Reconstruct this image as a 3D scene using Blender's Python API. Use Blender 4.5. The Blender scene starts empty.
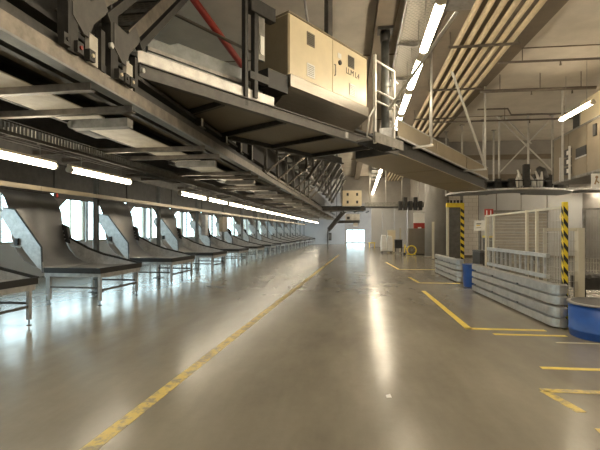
import bpy, math, random
from mathutils import Vector, Matrix
random.seed(7)
sc = bpy.context.scene
COL = sc.collection
R = math.radians

# ------------------------------------------------------------------ camera
cam_d = bpy.data.cameras.new('camera')
cam = bpy.data.objects.new('camera', cam_d)
COL.objects.link(cam)
cam_d.sensor_width = 36.0
cam_d.lens = 36.0 * 420.0 / 600.0
cam_d.shift_y = 7.0 / 600.0
YAW = math.atan(47.0 / 420.0)
cam.location = (0, 0, 1.6)
cam.rotation_euler = (R(90), 0, YAW)
cam_d.clip_end = 300
sc.camera = cam
# ------------------------------------------------------------------ daylight, exposure
w = bpy.data.worlds.new('world')
sc.world = w
w.use_nodes = True
bg = w.node_tree.nodes['Background']
bg.inputs[0].default_value = (0.88, 0.95, 1.0, 1)
bg.inputs[1].default_value = 7.5
sc.view_settings.view_transform = 'Standard'
sc.view_settings.look = 'None'
sc.view_settings.gamma = 1
sc.view_settings.use_curve_mapping = False
sc.view_settings.exposure = 0.22
LAMP_LOW = 24.0      # the older lamps over the chutes
LAMP = 46.0          # luminance of the fluorescent diffusers

# ------------------------------------------------------------------ materials
MATS = {}
def mat(name, col, rough=0.5, metal=0.0, var=0.15, scale=3.0, bump=0.0, col2=None, stretch=None, emit=0, spec=0.5, fine=0.0):
    m = bpy.data.materials.new(name)
    m.use_nodes = True
    nt = m.node_tree
    b = nt.nodes['Principled BSDF']
    b.inputs['Roughness'].default_value = rough
    b.inputs['Metallic'].default_value = metal
    b.inputs['Specular IOR Level'].default_value = spec
    tc = nt.nodes.new('ShaderNodeTexCoord')
    mp = nt.nodes.new('ShaderNodeMapping')
    if stretch: mp.inputs['Scale'].default_value = stretch
    nt.links.new(tc.outputs['Object'], mp.inputs[0])
    n = nt.nodes.new('ShaderNodeTexNoise')
    n.inputs['Scale'].default_value = scale
    n.inputs['Detail'].default_value = 6
    n.inputs['Roughness'].default_value = 0.65
    nt.links.new(mp.outputs[0], n.inputs['Vector'])
    rp = nt.nodes.new('ShaderNodeValToRGB')
    c2 = col2 or tuple(c * (1 - var) for c in col)
    c1 = col if col2 else tuple(min(1, c * (1 + var)) for c in col)
    rp.color_ramp.elements[0].color = (*c2, 1); rp.color_ramp.elements[0].position = 0.32
    rp.color_ramp.elements[1].color = (*c1, 1); rp.color_ramp.elements[1].position = 0.68
    nt.links.new(n.outputs['Fac'], rp.inputs[0])
    nt.links.new(rp.outputs[0], b.inputs['Base Color'])
    mr = nt.nodes.new('ShaderNodeMapRange')
    mr.inputs['To Min'].default_value = max(0.03, rough - 0.1); mr.inputs['To Max'].default_value = min(1, rough + 0.1)
    nt.links.new(n.outputs['Fac'], mr.inputs['Value'])
    nt.links.new(mr.outputs[0], b.inputs['Roughness'])
    if bump:
        bp = nt.nodes.new('ShaderNodeBump')
        bp.inputs['Strength'].default_value = bump
        bp.inputs['Distance'].default_value = 0.02
        nt.links.new(n.outputs['Fac'], bp.inputs['Height'])
        nt.links.new(bp.outputs[0], b.inputs['Normal'])
    if emit:
        b.inputs['Emission Color'].default_value = (*col, 1)
        b.inputs['Emission Strength'].default_value = emit
    MATS[name] = m
    return m

M_galv = mat('galvanised_steel', (0.46, 0.46, 0.455), 0.42, 0.5, 0.22, 9, 0.05)
M_galvd = mat('dull_galvanised', (0.27, 0.26, 0.24), 0.5, 0.6, 0.3, 6, 0.08)
M_steel = mat('brushed_steel', (0.26, 0.24, 0.21), 0.38, 0.8, 0.12, 4, 0.02, stretch=(1, 12, 12))
M_slide = mat('slide_sheet_steel', (0.30, 0.30, 0.30), 0.42, 0.35, 0.10, 2.5, 0.02)
M_grey = mat('grey_painted_steel', (0.11, 0.105, 0.098), 0.5, 0.2, 0.25, 5, 0.05)
M_beam = mat('beam_steel', (0.19, 0.17, 0.145), 0.42, 0.8, 0.35, 5, 0.08)
M_flange = mat('flange_steel', (0.19, 0.20, 0.20), 0.45, 0.5, 0.25, 5, 0.05)
M_dark = mat('dark_machine_paint', (0.045, 0.043, 0.040), 0.55, 0.1, 0.4, 6, 0.05)
M_black = mat('black_rubber', (0.016, 0.016, 0.016), 0.55, 0, 0.3, 8)
M_belly = mat('belly_sheet', (0.19, 0.165, 0.13), 0.55, 0.2, 0.12, 1.5)
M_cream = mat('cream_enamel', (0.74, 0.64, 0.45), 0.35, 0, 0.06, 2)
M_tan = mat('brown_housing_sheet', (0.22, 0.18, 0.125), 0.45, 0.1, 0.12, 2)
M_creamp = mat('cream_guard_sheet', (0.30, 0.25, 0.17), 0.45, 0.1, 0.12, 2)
M_pipe = mat('cream_pipe_paint', (0.62, 0.52, 0.35), 0.4, 0, 0.10, 6)
M_plate = mat('dusty_white_plate', (0.88, 0.85, 0.78), 0.6, 0, 0.0, 1.6, 0.05, col2=(0.50, 0.45, 0.37))
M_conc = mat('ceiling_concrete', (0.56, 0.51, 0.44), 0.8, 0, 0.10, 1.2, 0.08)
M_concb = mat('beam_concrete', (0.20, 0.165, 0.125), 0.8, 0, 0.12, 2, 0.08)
M_concw = mat('wall_concrete', (0.33, 0.31, 0.285), 0.75, 0, 0.12, 1.0, 0.08)
M_col = mat('column_concrete', (0.30, 0.285, 0.265), 0.6, 0, 0.12, 0.8, 0.05)
M_wpanel = mat('grey_wall_panel', (0.60, 0.60, 0.60), 0.55, 0, 0.06, 1.0)
M_white = mat('white_wall_paint', (0.84, 0.86, 0.88), 0.6, 0, 0.05, 1.0)
M_wgrey = mat('pale_grey_wall', (0.36, 0.38, 0.40), 0.6, 0, 0.06, 0.7)
M_yel = mat('yellow_paint', (0.80, 0.60, 0.04), 0.45, 0, 0.08, 6)
M_blue = mat('blue_plastic', (0.015, 0.075, 0.30), 0.38, 0, 0.15, 5)
M_barr = mat('weathered_zinc', (0.40, 0.39, 0.37), 0.38, 0.65, 0.25, 5, 0.05)
M_alu = mat('aluminium', (0.66, 0.65, 0.62), 0.4, 0.25, 0.10, 6)
M_red = mat('red_paint', (0.36, 0.035, 0.022), 0.5, 0, 0.2, 5)
M_sprk = mat('sprinkler_pipe_steel', (0.16, 0.135, 0.11), 0.5, 0.3, 0.2, 5)
M_roll = mat('roller_door_slats', (0.40, 0.33, 0.24), 0.55, 0, 0.10, 3)
M_bag = mat('white_film', (0.78, 0.76, 0.72), 0.4, 0, 0.10, 6, 0.3)
M_label = mat('white_label', (0.82, 0.81, 0.77), 0.5, 0, 0.03, 4)
M_wire = mat('wire_grey', (0.42, 0.40, 0.36), 0.5, 0.3, 0.1, 4)
M_framec = mat('fence_frame_cream', (0.58, 0.54, 0.43), 0.45, 0, 0.06, 4)
M_rust = mat('brown_cardboard', (0.36, 0.25, 0.15), 0.8, 0, 0.15, 3)
M_light = mat('lit_diffuser', (1.0, 0.86, 0.64), 0.4, emit=LAMP)
M_light2 = mat('lit_diffuser_low', (1.0, 0.88, 0.68), 0.4, emit=LAMP_LOW)
M_house = mat('lamp_housing', (0.72, 0.66, 0.54), 0.5, 0, 0.08, 4)
M_road = mat('asphalt', (0.16, 0.16, 0.16), 0.9, 0, 0.2, 3)

def floor_mat():
    m = bpy.data.materials.new('polished_concrete'); m.use_nodes = True
    nt = m.node_tree; b = nt.nodes['Principled BSDF']; L = nt.links.new
    tc = nt.nodes.new('ShaderNodeTexCoord')
    def noise(s, d=6, r=0.6, st=(1, 1, 1)):
        mp = nt.nodes.new('ShaderNodeMapping'); mp.inputs['Scale'].default_value = st
        L(tc.outputs['Object'], mp.inputs[0])
        n = nt.nodes.new('ShaderNodeTexNoise'); n.inputs['Scale'].default_value = s
        n.inputs['Detail'].default_value = d; n.inputs['Roughness'].default_value = r
        L(mp.outputs[0], n.inputs['Vector']); return n
    n4 = noise(2.6, 6, 0.6, (1, 0.6, 1)); n1 = noise(0.35, 7, 0.62, (1.6, 0.5, 1)); n2 = noise(9, 8, 0.75); n3 = noise(1.4, 5, 0.6, (1, 0.25, 1))
    r1 = nt.nodes.new('ShaderNodeValToRGB')
    r1.color_ramp.elements[0].position = 0.33; r1.color_ramp.elements[0].color = (0.185, 0.166, 0.130, 1)
    r1.color_ramp.elements[1].position = 0.70; r1.color_ramp.elements[1].color = (0.330, 0.300, 0.240, 1)
    L(n1.outputs['Fac'], r1.inputs[0])
    r2 = nt.nodes.new('ShaderNodeValToRGB')
    r2.color_ramp.elements[0].position = 0.15; r2.color_ramp.elements[0].color = (0.88, 0.87, 0.85, 1)
    r2.color_ramp.elements[1].position = 0.75; r2.color_ramp.elements[1].color = (1, 1, 1, 1)
    L(n2.outputs['Fac'], r2.inputs[0])
    mx = nt.nodes.new('ShaderNodeMix'); mx.data_type = 'RGBA'; mx.blend_type = 'MULTIPLY'; mx.inputs[0].default_value = 0.8
    L(r1.outputs[0], mx.inputs[6]); L(r2.outputs[0], mx.inputs[7])
    r3 = nt.nodes.new('ShaderNodeValToRGB')
    r3.color_ramp.elements[0].position = 0.25; r3.color_ramp.elements[0].color = (0.78, 0.78, 0.78, 1)
    r3.color_ramp.elements[1].position = 0.65; r3.color_ramp.elements[1].color = (1, 1, 1, 1)
    L(n3.outputs['Fac'], r3.inputs[0])
    mx2 = nt.nodes.new('ShaderNodeMix'); mx2.data_type = 'RGBA'; mx2.blend_type = 'MULTIPLY'; mx2.inputs[0].default_value = 0.7
    L(mx.outputs[2], mx2.inputs[6]); L(r3.outputs[0], mx2.inputs[7])
    L(mx2.outputs[2], b.inputs['Base Color'])
    mr = nt.nodes.new('ShaderNodeMapRange'); mr.inputs['From Min'].default_value = 0.25; mr.inputs['From Max'].default_value = 0.75
    mr.inputs['To Min'].default_value = 0.19; mr.inputs['To Max'].default_value = 0.268
    L(n4.outputs['Fac'], mr.inputs['Value']); L(mr.outputs[0], b.inputs['Roughness'])
    b.inputs['Specular IOR Level'].default_value = 0.32
    bp = nt.nodes.new('ShaderNodeBump'); bp.inputs['Strength'].default_value = 0.09; bp.inputs['Distance'].default_value = 0.02
    L(n4.outputs['Fac'], bp.inputs['Height']); L(bp.outputs[0], b.inputs['Normal'])
    return m
M_floor = floor_mat()

def worn_mat():
    # floor paint worn through in flakes, showing the concrete
    m = bpy.data.materials.new('worn_yellow_floor_paint'); m.use_nodes = True
    nt = m.node_tree; b = nt.nodes['Principled BSDF']; L = nt.links.new
    tc = nt.nodes.new('ShaderNodeTexCoord'); n = nt.nodes.new('ShaderNodeTexNoise')
    n.inputs['Scale'].default_value = 7; n.inputs['Detail'].default_value = 8; n.inputs['Roughness'].default_value = 0.7
    L(tc.outputs['Object'], n.inputs['Vector'])
    r = nt.nodes.new('ShaderNodeValToRGB')
    r.color_ramp.elements[0].position = 0.42; r.color_ramp.elements[0].color = (0.30, 0.25, 0.16, 1)
    r.color_ramp.elements[1].position = 0.53; r.color_ramp.elements[1].color = (0.66, 0.51, 0.14, 1)
    L(n.outputs['Fac'], r.inputs[0]); L(r.outputs[0], b.inputs['Base Color'])
    b.inputs['Roughness'].default_value = 0.38
    return m
M_worn = worn_mat()
M_line = mat('yellow_floor_paint', (0.74, 0.56, 0.11), 0.4, 0, 0.12, 9)
M_linep = mat('pale_floor_paint', (0.55, 0.50, 0.34), 0.4, 0, 0.2, 9)

def glass_mat():
    m = bpy.data.materials.new('window_glass'); m.use_nodes = True
    nt = m.node_tree; nt.nodes.remove(nt.nodes['Principled BSDF']); L = nt.links.new
    t = nt.nodes.new('ShaderNodeBsdfTransparent'); t.inputs[0].default_value = (0.86, 0.96, 0.97, 1)
    g = nt.nodes.new('ShaderNodeBsdfGlossy'); g.inputs['Roughness'].default_value = 0.05
    mx = nt.nodes.new('ShaderNodeMixShader'); mx.inputs[0].default_value = 0.08
    L(t.outputs[0], mx.inputs[1]); L(g.outputs[0], mx.inputs[2])
    L(mx.outputs[0], nt.nodes['Material Output'].inputs[0])
    return m
M_glass = glass_mat()

def block_mat():
    m = bpy.data.materials.new('white_block_masonry'); m.use_nodes = True
    nt = m.node_tree; b = nt.nodes['Principled BSDF']; L = nt.links.new
    tc = nt.nodes.new('ShaderNodeTexCoord'); mp = nt.nodes.new('ShaderNodeMapping')
    mp.inputs['Rotation'].default_value = (R(90), 0, 0)
    L(tc.outputs['Object'], mp.inputs[0])
    br = nt.nodes.new('ShaderNodeTexBrick'); br.inputs['Scale'].default_value = 1.0
    br.inputs['Color1'].default_value = (0.86, 0.81, 0.74, 1); br.inputs['Color2'].default_value = (0.80, 0.75, 0.68, 1)
    br.inputs['Mortar'].default_value = (0.62, 0.57, 0.5, 1)
    br.inputs['Brick Width'].default_value = 0.5; br.inputs['Row Height'].default_value = 0.25; br.inputs['Mortar Size'].default_value = 0.012
    L(mp.outputs[0], br.inputs['Vector']); L(br.outputs['Color'], b.inputs['Base Color'])
    b.inputs['Roughness'].default_value = 0.7
    return m
M_block = block_mat()

# ------------------------------------------------------------------ mesh builder
class MB:
    def __init__(s): s.v = []; s.f = []; s.sm = []
    def add(s, vs, fs, smooth=False):
        o = len(s.v); s.v += [tuple(v) for v in vs]
        s.f += [tuple(o + i for i in f) for f in fs]; s.sm += [smooth] * len(fs)
        return s
    def box(s, x0, x1, y0, y1, z0, z1):
        x0, x1 = min(x0, x1), max(x0, x1); y0, y1 = min(y0, y1), max(y0, y1); z0, z1 = min(z0, z1), max(z0, z1)
        return s.add([(x0,y0,z0),(x1,y0,z0),(x1,y1,z0),(x0,y1,z0),(x0,y0,z1),(x1,y0,z1),(x1,y1,z1),(x0,y1,z1)],
              [(3,2,1,0),(4,5,6,7),(0,1,5,4),(1,2,6,5),(2,3,7,6),(3,0,4,7)])
    def bar(s, a, b, w, h=None, up=(0, 0, 1)):
        h = h or w
        a, b = Vector(a), Vector(b); d = (b - a).normalized(); up = Vector(up)
        if abs(d.dot(up)) > 0.98: up = Vector((0, 1, 0))
        x = d.cross(up).normalized() * (w / 2); y = x.cross(d).normalized() * (h / 2)
        vs = [p + sx * x + sy * y for p in (a, b) for sx, sy in ((-1,-1),(1,-1),(1,1),(-1,1))]
        return s.add(vs, [(0,1,2,3),(7,6,5,4),(0,4,5,1),(1,5,6,2),(2,6,7,3),(3,7,4,0)])
    def tube(s, pts, r, n=10, cap=True):
        pts = [Vector(p) for p in pts]; vs = []; m = len(pts)
        rs = r if isinstance(r, (list, tuple)) else [r] * m
        prev = None
        for i, p in enumerate(pts):
            d = ((pts[min(i+1, m-1)] - p).normalized() + (p - pts[max(i-1, 0)]).normalized()).normalized()
            if prev is None:
                up = Vector((0,0,1)) if abs(d.z) < 0.95 else Vector((0,1,0))
                x = d.cross(up).normalized()
            else:
                x = (prev - d * prev.dot(d)).normalized()
            prev = x; y = d.cross(x)
            for k in range(n):
                a = 2 * math.pi * k / n
                vs.append(p + (x * math.cos(a) + y * math.sin(a)) * rs[i])
        fs = [(i*n+k, i*n+(k+1) % n, (i+1)*n+(k+1) % n, (i+1)*n+k) for i in range(m-1) for k in range(n)]
        s.add(vs, fs, True)
        if cap:
            o = len(s.v) - n * m
            s.f += [tuple(o + k for k in reversed(range(n))), tuple(o + (m-1)*n + k for k in range(n))]; s.sm += [False] * 2
        return s
    def prism(s, poly, a, b, axis='y'):
        # polygon in the two other axes, extruded from a to b along axis
        def p3(p, t):
            return (p[0], t, p[1]) if axis == 'y' else ((t, p[0], p[1]) if axis == 'x' else (p[0], p[1], t))
        n = len(poly)
        return s.add([p3(p, a) for p in poly] + [p3(p, b) for p in poly],
              [tuple(range(n)), tuple(range(2*n-1, n-1, -1))] + [(i, n+i, n+(i+1) % n, (i+1) % n) for i in range(n)])
    def ribbon(s, prof, a, b, th, smooth=True):
        # a sheet of thickness th along an xz profile, extruded in y
        n = len(prof); off = []
        for i in range(n):
            p, q = Vector(prof[max(0, i-1)]), Vector(prof[min(n-1, i+1)])
            d = (q - p).normalized(); off.append((prof[i][0] - d.y * th, prof[i][1] + d.x * th))
        ring = list(prof) + off[::-1]; m = len(ring)
        s.add([(x, a, z) for x, z in ring] + [(x, b, z) for x, z in ring],
              [(i, (i+1) % m, m+(i+1) % m, m+i) for i in range(m)], smooth)
        for base, rev in ((0, 1), (m, 0)):
            for i in range(n-1):
                q = (base+i, base+i+1, base+m-2-i, base+m-1-i)
                s.f.append(tuple(len(s.v) - 2*m + k for k in (q if rev else q[::-1]))); s.sm.append(False)
        return s
    def xf(s, fn): s.v = [tuple(fn(*v)) for v in s.v]; return s
    def build(s, name, m, parent=None, kind=None, bevel=0):
        me = bpy.data.meshes.new(name)
        me.from_pydata(s.v, [], s.f)
        me.polygons.foreach_set('use_smooth', s.sm)
        me.materials.append(m)
        me.update()
        import bmesh
        bm = bmesh.new(); bm.from_mesh(me)
        bmesh.ops.recalc_face_normals(bm, faces=bm.faces); bm.to_mesh(me); bm.free()
        o = bpy.data.objects.new(name, me); COL.objects.link(o)
        if parent: o.parent = parent
        if kind: o['kind'] = kind
        if bevel:
            md = o.modifiers.new('bevel', 'BEVEL'); md.width = bevel; md.segments = 2; md.limit_method = 'ANGLE'
        return o

def box(*a): return MB().box(*a)
def tag(o, label, cat, group=None):
    o['label'] = label; o['category'] = cat
    if group: o['group'] = group
    return o
def thing(name, label, cat, loc=(0, 0, 0), rz=0, group=None):
    o = bpy.data.objects.new(name, None); COL.objects.link(o)
    o.location = loc; o.rotation_euler = (0, 0, rz); o.empty_display_size = 0.2
    return tag(o, label, cat, group)
def dup(src, loc=None, rz=None, label=None):
    def cp(o, parent):
        c = o.copy(); COL.objects.link(c); c.parent = parent
        for ch in o.children: cp(ch, c)
        return c
    r = cp(src, None)
    if loc is not None: r.location = loc
    if rz is not None: r.rotation_euler = (0, 0, rz)
    if label: r['label'] = label
    return r
ORD = ['first', 'second', 'third', 'fourth', 'fifth', 'sixth', 'seventh', 'eighth', 'ninth', 'tenth', 'eleventh', 'twelfth',
       'thirteenth', 'fourteenth', 'fifteenth', 'sixteenth', 'seventeenth', 'eighteenth', 'nineteenth', 'twentieth',
       'twenty-first', 'twenty-second', 'twenty-third', 'twenty-fourth', 'twenty-fifth']

# ================================================================== the shell
CEIL = 7.4
box(-16, 16, -8, 64, -0.2, 0).build('floor', M_floor, kind='structure')
box(-16, 16, -8, 64, CEIL, CEIL + 0.3).build('ceiling', M_conc, kind='structure')
box(-16, 16, -8.3, -8, 0, CEIL).build('wall_back', M_concw, kind='structure')
# left wall with a band of windows behind the chutes
WX = -11.0
wl = MB()
wl.box(WX - 0.25, WX, -8, 64, 0, 1.2); wl.box(WX - 0.25, WX, -8, 64, 3.2, CEIL)
wy = -7.0; wins = []
while wy < 62:
    wl.box(WX - 0.25, WX, wy - 0.15, wy, 1.2, 3.2); wins.append(wy); wy += 2.65
wl.box(WX - 0.25, WX, wy - 0.15, 64, 1.2, 3.2)
wl.build('wall_left', M_white, kind='structure')
for i, y0 in enumerate(wins):
    y1 = y0 + 2.5; xc = WX - 0.12
    e = bpy.data.objects.new('window_%d' % (i + 1), None); COL.objects.link(e); e['kind'] = 'structure'; e.location = (xc, y0, 1.2)
    f = MB()
    f.box(-0.04, 0.04, 0, 2.5, 0, 0.07); f.box(-0.04, 0.04, 0, 2.5, 1.93, 2.0)
    f.box(-0.04, 0.04, 0, 0.07, 0.07, 1.93); f.box(-0.04, 0.04, 2.43, 2.5, 0.07, 1.93)
    f.box(-0.035, 0.035, 0.82, 0.87, 0.07, 1.93); f.box(-0.035, 0.035, 1.64, 1.69, 0.07, 1.93)
    f.build('window_frame', M_framec, e)
    for k, (a, b) in enumerate(((0.07, 0.82), (0.87, 1.64), (1.69, 2.43))):
        box(-0.006, 0.006, a, b, 0.07, 1.93).build('pane', M_glass, e)
# outside ground seen through the windows
box(-40, WX - 0.3, -10, 70, -0.25, -0.05).build('ground_outside', M_road, kind='structure')
# far wall and its partial walls
FW = MB(); FW.box(-16, -0.1, 62, 62.3, 0, CEIL); FW.box(2.6, 16, 62, 62.3, 0, CEIL); FW.box(-0.1, 2.6, 62, 62.3, 2.0, CEIL); FW.box(-0.1, 2.6, 62, 62.3, 0, 0.15)
FW.build('wall_far', M_concw, kind='structure')
e = bpy.data.objects.new('window_40', None); COL.objects.link(e); e['kind'] = 'structure'; e.location = (-0.1, 62.1, 0)
f = MB()
for x in (0.03, 0.9, 1.8, 2.67): f.box(x - 0.03, x + 0.03, -0.04, 0.04, 0.15, 2.0)
f.box(0, 2.7, -0.04, 0.04, 1.9, 2.0)
f.build('window_frame', M_grey, e)
for a, b in ((0.06, 0.87), (0.93, 1.77), (1.83, 2.64)): box(a, b, -0.006, 0.006, 0.15, 1.9).build('pane', M_glass, e)
# pale end wall of the chute aisle
box(-10.9, -0.3, 55.3, 55.55, 0, 3.25).build('wall_aisle_end', M_wgrey, kind='structure')
# right-hand walls
WR = bpy.data.objects.new('wall_right', None); COL.objects.link(WR); WR['kind'] = 'structure'
box(14.6, 14.9, -8, 28, 0, CEIL).build('side_wall', M_concw, WR)
box(10.9, 14.9, 28, 28.3, 4.4, CEIL).build('upper_wall', M_concw, WR)
box(6.45, 10.9, 28, 28.3, 4.4, CEIL).build('upper_wall', M_concw, WR)
box(6.45, 14.6, 27.8, 28, 4.9, 5.25).build('ledge', M_concb, WR)
box(6.45, 14.6, 27.85, 28, 6.2, 6.5).build('ledge', M_concb, WR)
for i, (a, b, m) in enumerate(((6.45, 8.35, M_block), (8.4, 9.45, M_wpanel), (9.5, 10.95, M_wpanel), (11.0, 12.5, M_wpanel), (12.55, 14.6, M_wpanel))):
    box(a, b, 28 + (0.03 if i % 2 else 0), 28.25, 0.0, 4.4).build('wall_panel', m, WR)
box(8.35, 8.40, 28.06, 28.25, 0, 4.4).build('joint', M_concb, WR)
box(9.45, 9.5, 28.06, 28.25, 0, 4.4).build('joint', M_concb, WR)
box(10.95, 11.0, 28.06, 28.25, 0, 4.4).build('joint', M_concb, WR)
box(12.5, 12.55, 28.06, 28.25, 0, 4.4).build('joint', M_concb, WR)
# return wall behind the column and panel wall beyond
W2 = bpy.data.objects.new('wall_partition', None); COL.objects.link(W2); W2['kind'] = 'structure'
box(6.45, 6.7, 28.3, 46, 0, CEIL).build('return_wall', M_concw, W2)
for a, b in ((2.6, 3.75), (3.8, 5.0), (5.05, 6.4)):
    box(a, b, 46, 46.2, 0, 4.2).build('wall_panel', M_wpanel, W2)
box(2.6, 6.4, 46.02, 46.2, 4.2, CEIL).build('upper_wall', M_concw, W2)
# a dark downstand across the hall far back
box(-0.7, 6.45, 44, 44.4, 4.6, CEIL).build('trim_downstand', M_concw, kind='structure')
# baseboard
box(6.45, 14.6, 27.93, 28.0, 0, 0.12).build('baseboard_right', M_concb, kind='structure')

# concrete ceiling beam along the hall, wide dark soffit over the pipes
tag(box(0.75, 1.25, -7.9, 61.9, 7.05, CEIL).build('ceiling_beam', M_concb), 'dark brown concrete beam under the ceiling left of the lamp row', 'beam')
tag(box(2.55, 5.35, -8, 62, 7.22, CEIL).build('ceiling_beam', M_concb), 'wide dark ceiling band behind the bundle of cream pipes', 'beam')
for i, y in enumerate((6.0, 13.9, 21.9, 29.9)):
    tag(box(-14, 14.5, y, y + 0.03, 7.37, CEIL).build('ceiling_joint', M_concb), '%s thin dark joint running across the ceiling slab' % ORD[i], 'joint')

# ================================================================== floor markings
MK = 'yellow floor markings'
def strip(name, pts, wd, m, label):
    mb = MB()
    for (a, b) in pts:
        a, b = Vector((*a, 0.0015)), Vector((*b, 0.0015)); mb.bar(a, b, wd, 0.003)
    return tag(mb.build(name, m), label, 'floor marking')
strip('floor_line', [((-1.99, 0.8), (-1.06, 19.5))], 0.13, M_worn, 'long worn yellow line running down the aisle floor')
strip('floor_line', [((-1.03, 20.2), (-0.55, 29.5))], 0.12, M_worn, 'faded far end of the long yellow aisle line')
strip('floor_corner', [((2.06, 11.7), (2.0, 7.17)), ((1.94, 7.22), (3.2, 7.22))], 0.11, M_line, 'yellow corner line on the floor before the galvanised barrier')
strip('floor_line', [((2.28, 6.87), (3.35, 6.87))], 0.09, M_line, 'short yellow cross line just in front of the yellow corner')
strip('floor_line', [((2.27, 5.23), (3.4, 5.23))], 0.085, M_line, 'single yellow cross line below the blue drum')
strip('floor_corner', [((1.95, 4.49), (3.2, 4.49)), ((1.97, 4.47), (2.07, 3.98))], 0.095, M_worn, 'chipped yellow arrow-shaped corner at the lower right')
strip('floor_line', [((2.0, 3.62), (2.6, 3.57))], 0.09, M_worn, 'scrap of yellow line at the right bottom edge')
strip('floor_corner', [((2.18, 15.2), (2.26, 13.5)), ((2.22, 13.54), (3.5, 13.54))], 0.10, M_line, 'yellow corner line on the floor by the second barrier')
strip('floor_corner', [((2.05, 22.6), (2.2, 18.3)), ((2.15, 18.35), (4.3, 18.35))], 0.10, M_line, 'far yellow corner line before the white wrapped cart')
strip('floor_line', [((3.0, 6.45), (4.4, 6.45))], 0.06, M_linep, 'thin pale line on the floor before the blue drum')

# ================================================================== chutes
def make_chute():
    t = thing('sorting_chute', '', 'chute', (0, 0, 0), 0, 'sorting chutes along the left aisle')
    Wd = 1.74
    prof = [(-1.38, 0.78), (-1.62, 0.84), (-1.85, 0.97), (-2.03, 1.16), (-2.15, 1.42), (-2.21, 1.75), (-2.24, 2.1), (-2.34, 2.36), (-2.5, 2.58)]
    MB().ribbon(prof, 0.03, Wd - 0.03, 0.012).build('slide', M_slide, t)
    hood = [(-2.5, 2.58), (-2.75, 2.72), (-3.1, 2.78)]
    MB().ribbon(hood, 0.03, Wd - 0.03, 0.012).build('hood', M_grey, t)
    MB().box(-2.52, -2.48, Wd + 0.02, 3.48, 2.5, 3.9).build('shroud', M_dark, t)
    MB().prism([(Wd + 0.02, 2.5), (Wd + 0.02, 2.1), (Wd + 0.5, 2.5)], -2.52, -2.49, axis='x').build('shroud_corner', M_grey, t)
    MB().box(-2.56, -2.50, 0.0, Wd, 2.62, 3.9).build('shroud', M_dark, t)
    MB().box(-1.38, -0.04, 0.03, Wd - 0.03, 0.755, 0.77).build('table_top', M_slide, t)
    r = MB()
    r.box(-0.04, 0, 0, Wd, 0.70, 0.815).build('front_rim', M_black, t)
    MB().box(-1.40, -0.04, 0, 0.03, 0.70, 0.815).build('side_rim', M_black, t)
    a = MB(); a.box(-0.06, -0.02, 0.04, Wd - 0.04, 0.60, 0.70); a.box(-1.36, -1.32, 0.04, Wd - 0.04, 0.60, 0.70)
    a.box(-1.32, -0.06, 0.04, 0.08, 0.62, 0.70); a.box(-1.32, -0.06, Wd - 0.08, Wd - 0.04, 0.62, 0.70)
    a.build('apron_frame', M_galv, t)
    for x in (-0.07, -1.28):
        for y in (0.09, Wd - 0.13):
            lg = MB().box(x - 0.03, x + 0.03, y - 0.03, y + 0.03, 0.10, 0.62).build('leg', M_galv, t)
            ft = MB().tube([(x, y, 0.0), (x, y, 0.012), (x, y, 0.014), (x, y, 0.10)], [0.04, 0.04, 0.013, 0.013], 8)
            ft.build('foot', M_grey, lg)
    MB().box(-0.085, -0.055, 0.12, Wd - 0.16, 0.30, 0.345).build('stretcher', M_grey, t)
    MB().box(-1.25, -0.10, Wd - 0.145, Wd - 0.115, 0.36, 0.40).build('stretcher', M_grey, t)
    MB().box(-1.25, -0.10, 0.075, 0.105, 0.36, 0.40).build('stretcher', M_grey, t)
    # near side plate, tall
    poly = [(-1.36, 0.72), (-1.40, 1.26), (-2.06, 2.09), (-2.36, 2.14), (-2.42, 1.98), (-2.14, 1.56), (-1.52, 0.84)]
    MB().prism(poly, -0.006, 0.012).build('side_plate', M_galv, t)
    ed = MB(); ed.bar((-1.38, 0.002, 0.74), (-1.41, 0.002, 1.27), 0.03, 0.022); ed.bar((-1.41, 0.002, 1.27), (-2.06, 0.002, 2.10), 0.03, 0.022); ed.bar((-2.06, 0.002, 2.10), (-2.36, 0.002, 2.15), 0.03, 0.022)
    ed.build('edge_trim', M_black, t)
    # far side board, low, with a black top edge
    poly = [(-0.0, 0.70), (0.0, 0.80), (-0.15, 0.83), (-1.07, 1.03), (-1.5, 1.18), (-2.14, 1.50), (-2.2, 1.3), (-1.9, 0.90), (-1.38, 0.74)]
    MB().prism(poly, Wd - 0.012, Wd + 0.012).build('far_board', M_galv, t)
    e2 = MB(); pts = [(-0.0, 0.80), (-0.15, 0.83), (-1.07, 1.03), (-1.5, 1.18), (-2.14, 1.50)]
    for p, q in zip(pts, pts[1:]): e2.bar((p[0], Wd, p[1]), (q[0], Wd, q[1]), 0.035, 0.05)
    e2.build('edge_trim', M_black, t)
    b = MB().prism([(-2.0, 1.30), (-2.08, 1.74), (-2.3, 1.84), (-2.34, 1.42)], Wd - 0.06, Wd + 0.05).build('bracket', M_black, t)
    for dx, dz in ((-2.12, 1.42), (-2.14, 1.52), (-2.17, 1.62)): MB().tube([(dx, Wd - 0.07, dz), (dx, Wd - 0.06, dz)], 0.018, 8).build('bolt', M_galv, b)
    # photo sensor on the near plate, support legs of the slide at the back
    s = MB().box(-2.02, -1.94, -0.06, -0.006, 1.32, 1.46).build('sensor', M_black, t)
    MB().bar((-2.1, -0.04, 1.30), (-1.86, -0.04, 1.26), 0.03).build('sensor_arm', M_galvd, s)
    for y in (0.10, Wd - 0.10):
        MB().box(-2.62, -2.56, y - 0.03, y + 0.03, 0, 2.66).build('back_leg', M_galv, t)
    return t
CX, CY0, PITCH = -5.27, 8.52, 3.50
ch = make_chute(); NCH = 13
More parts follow.
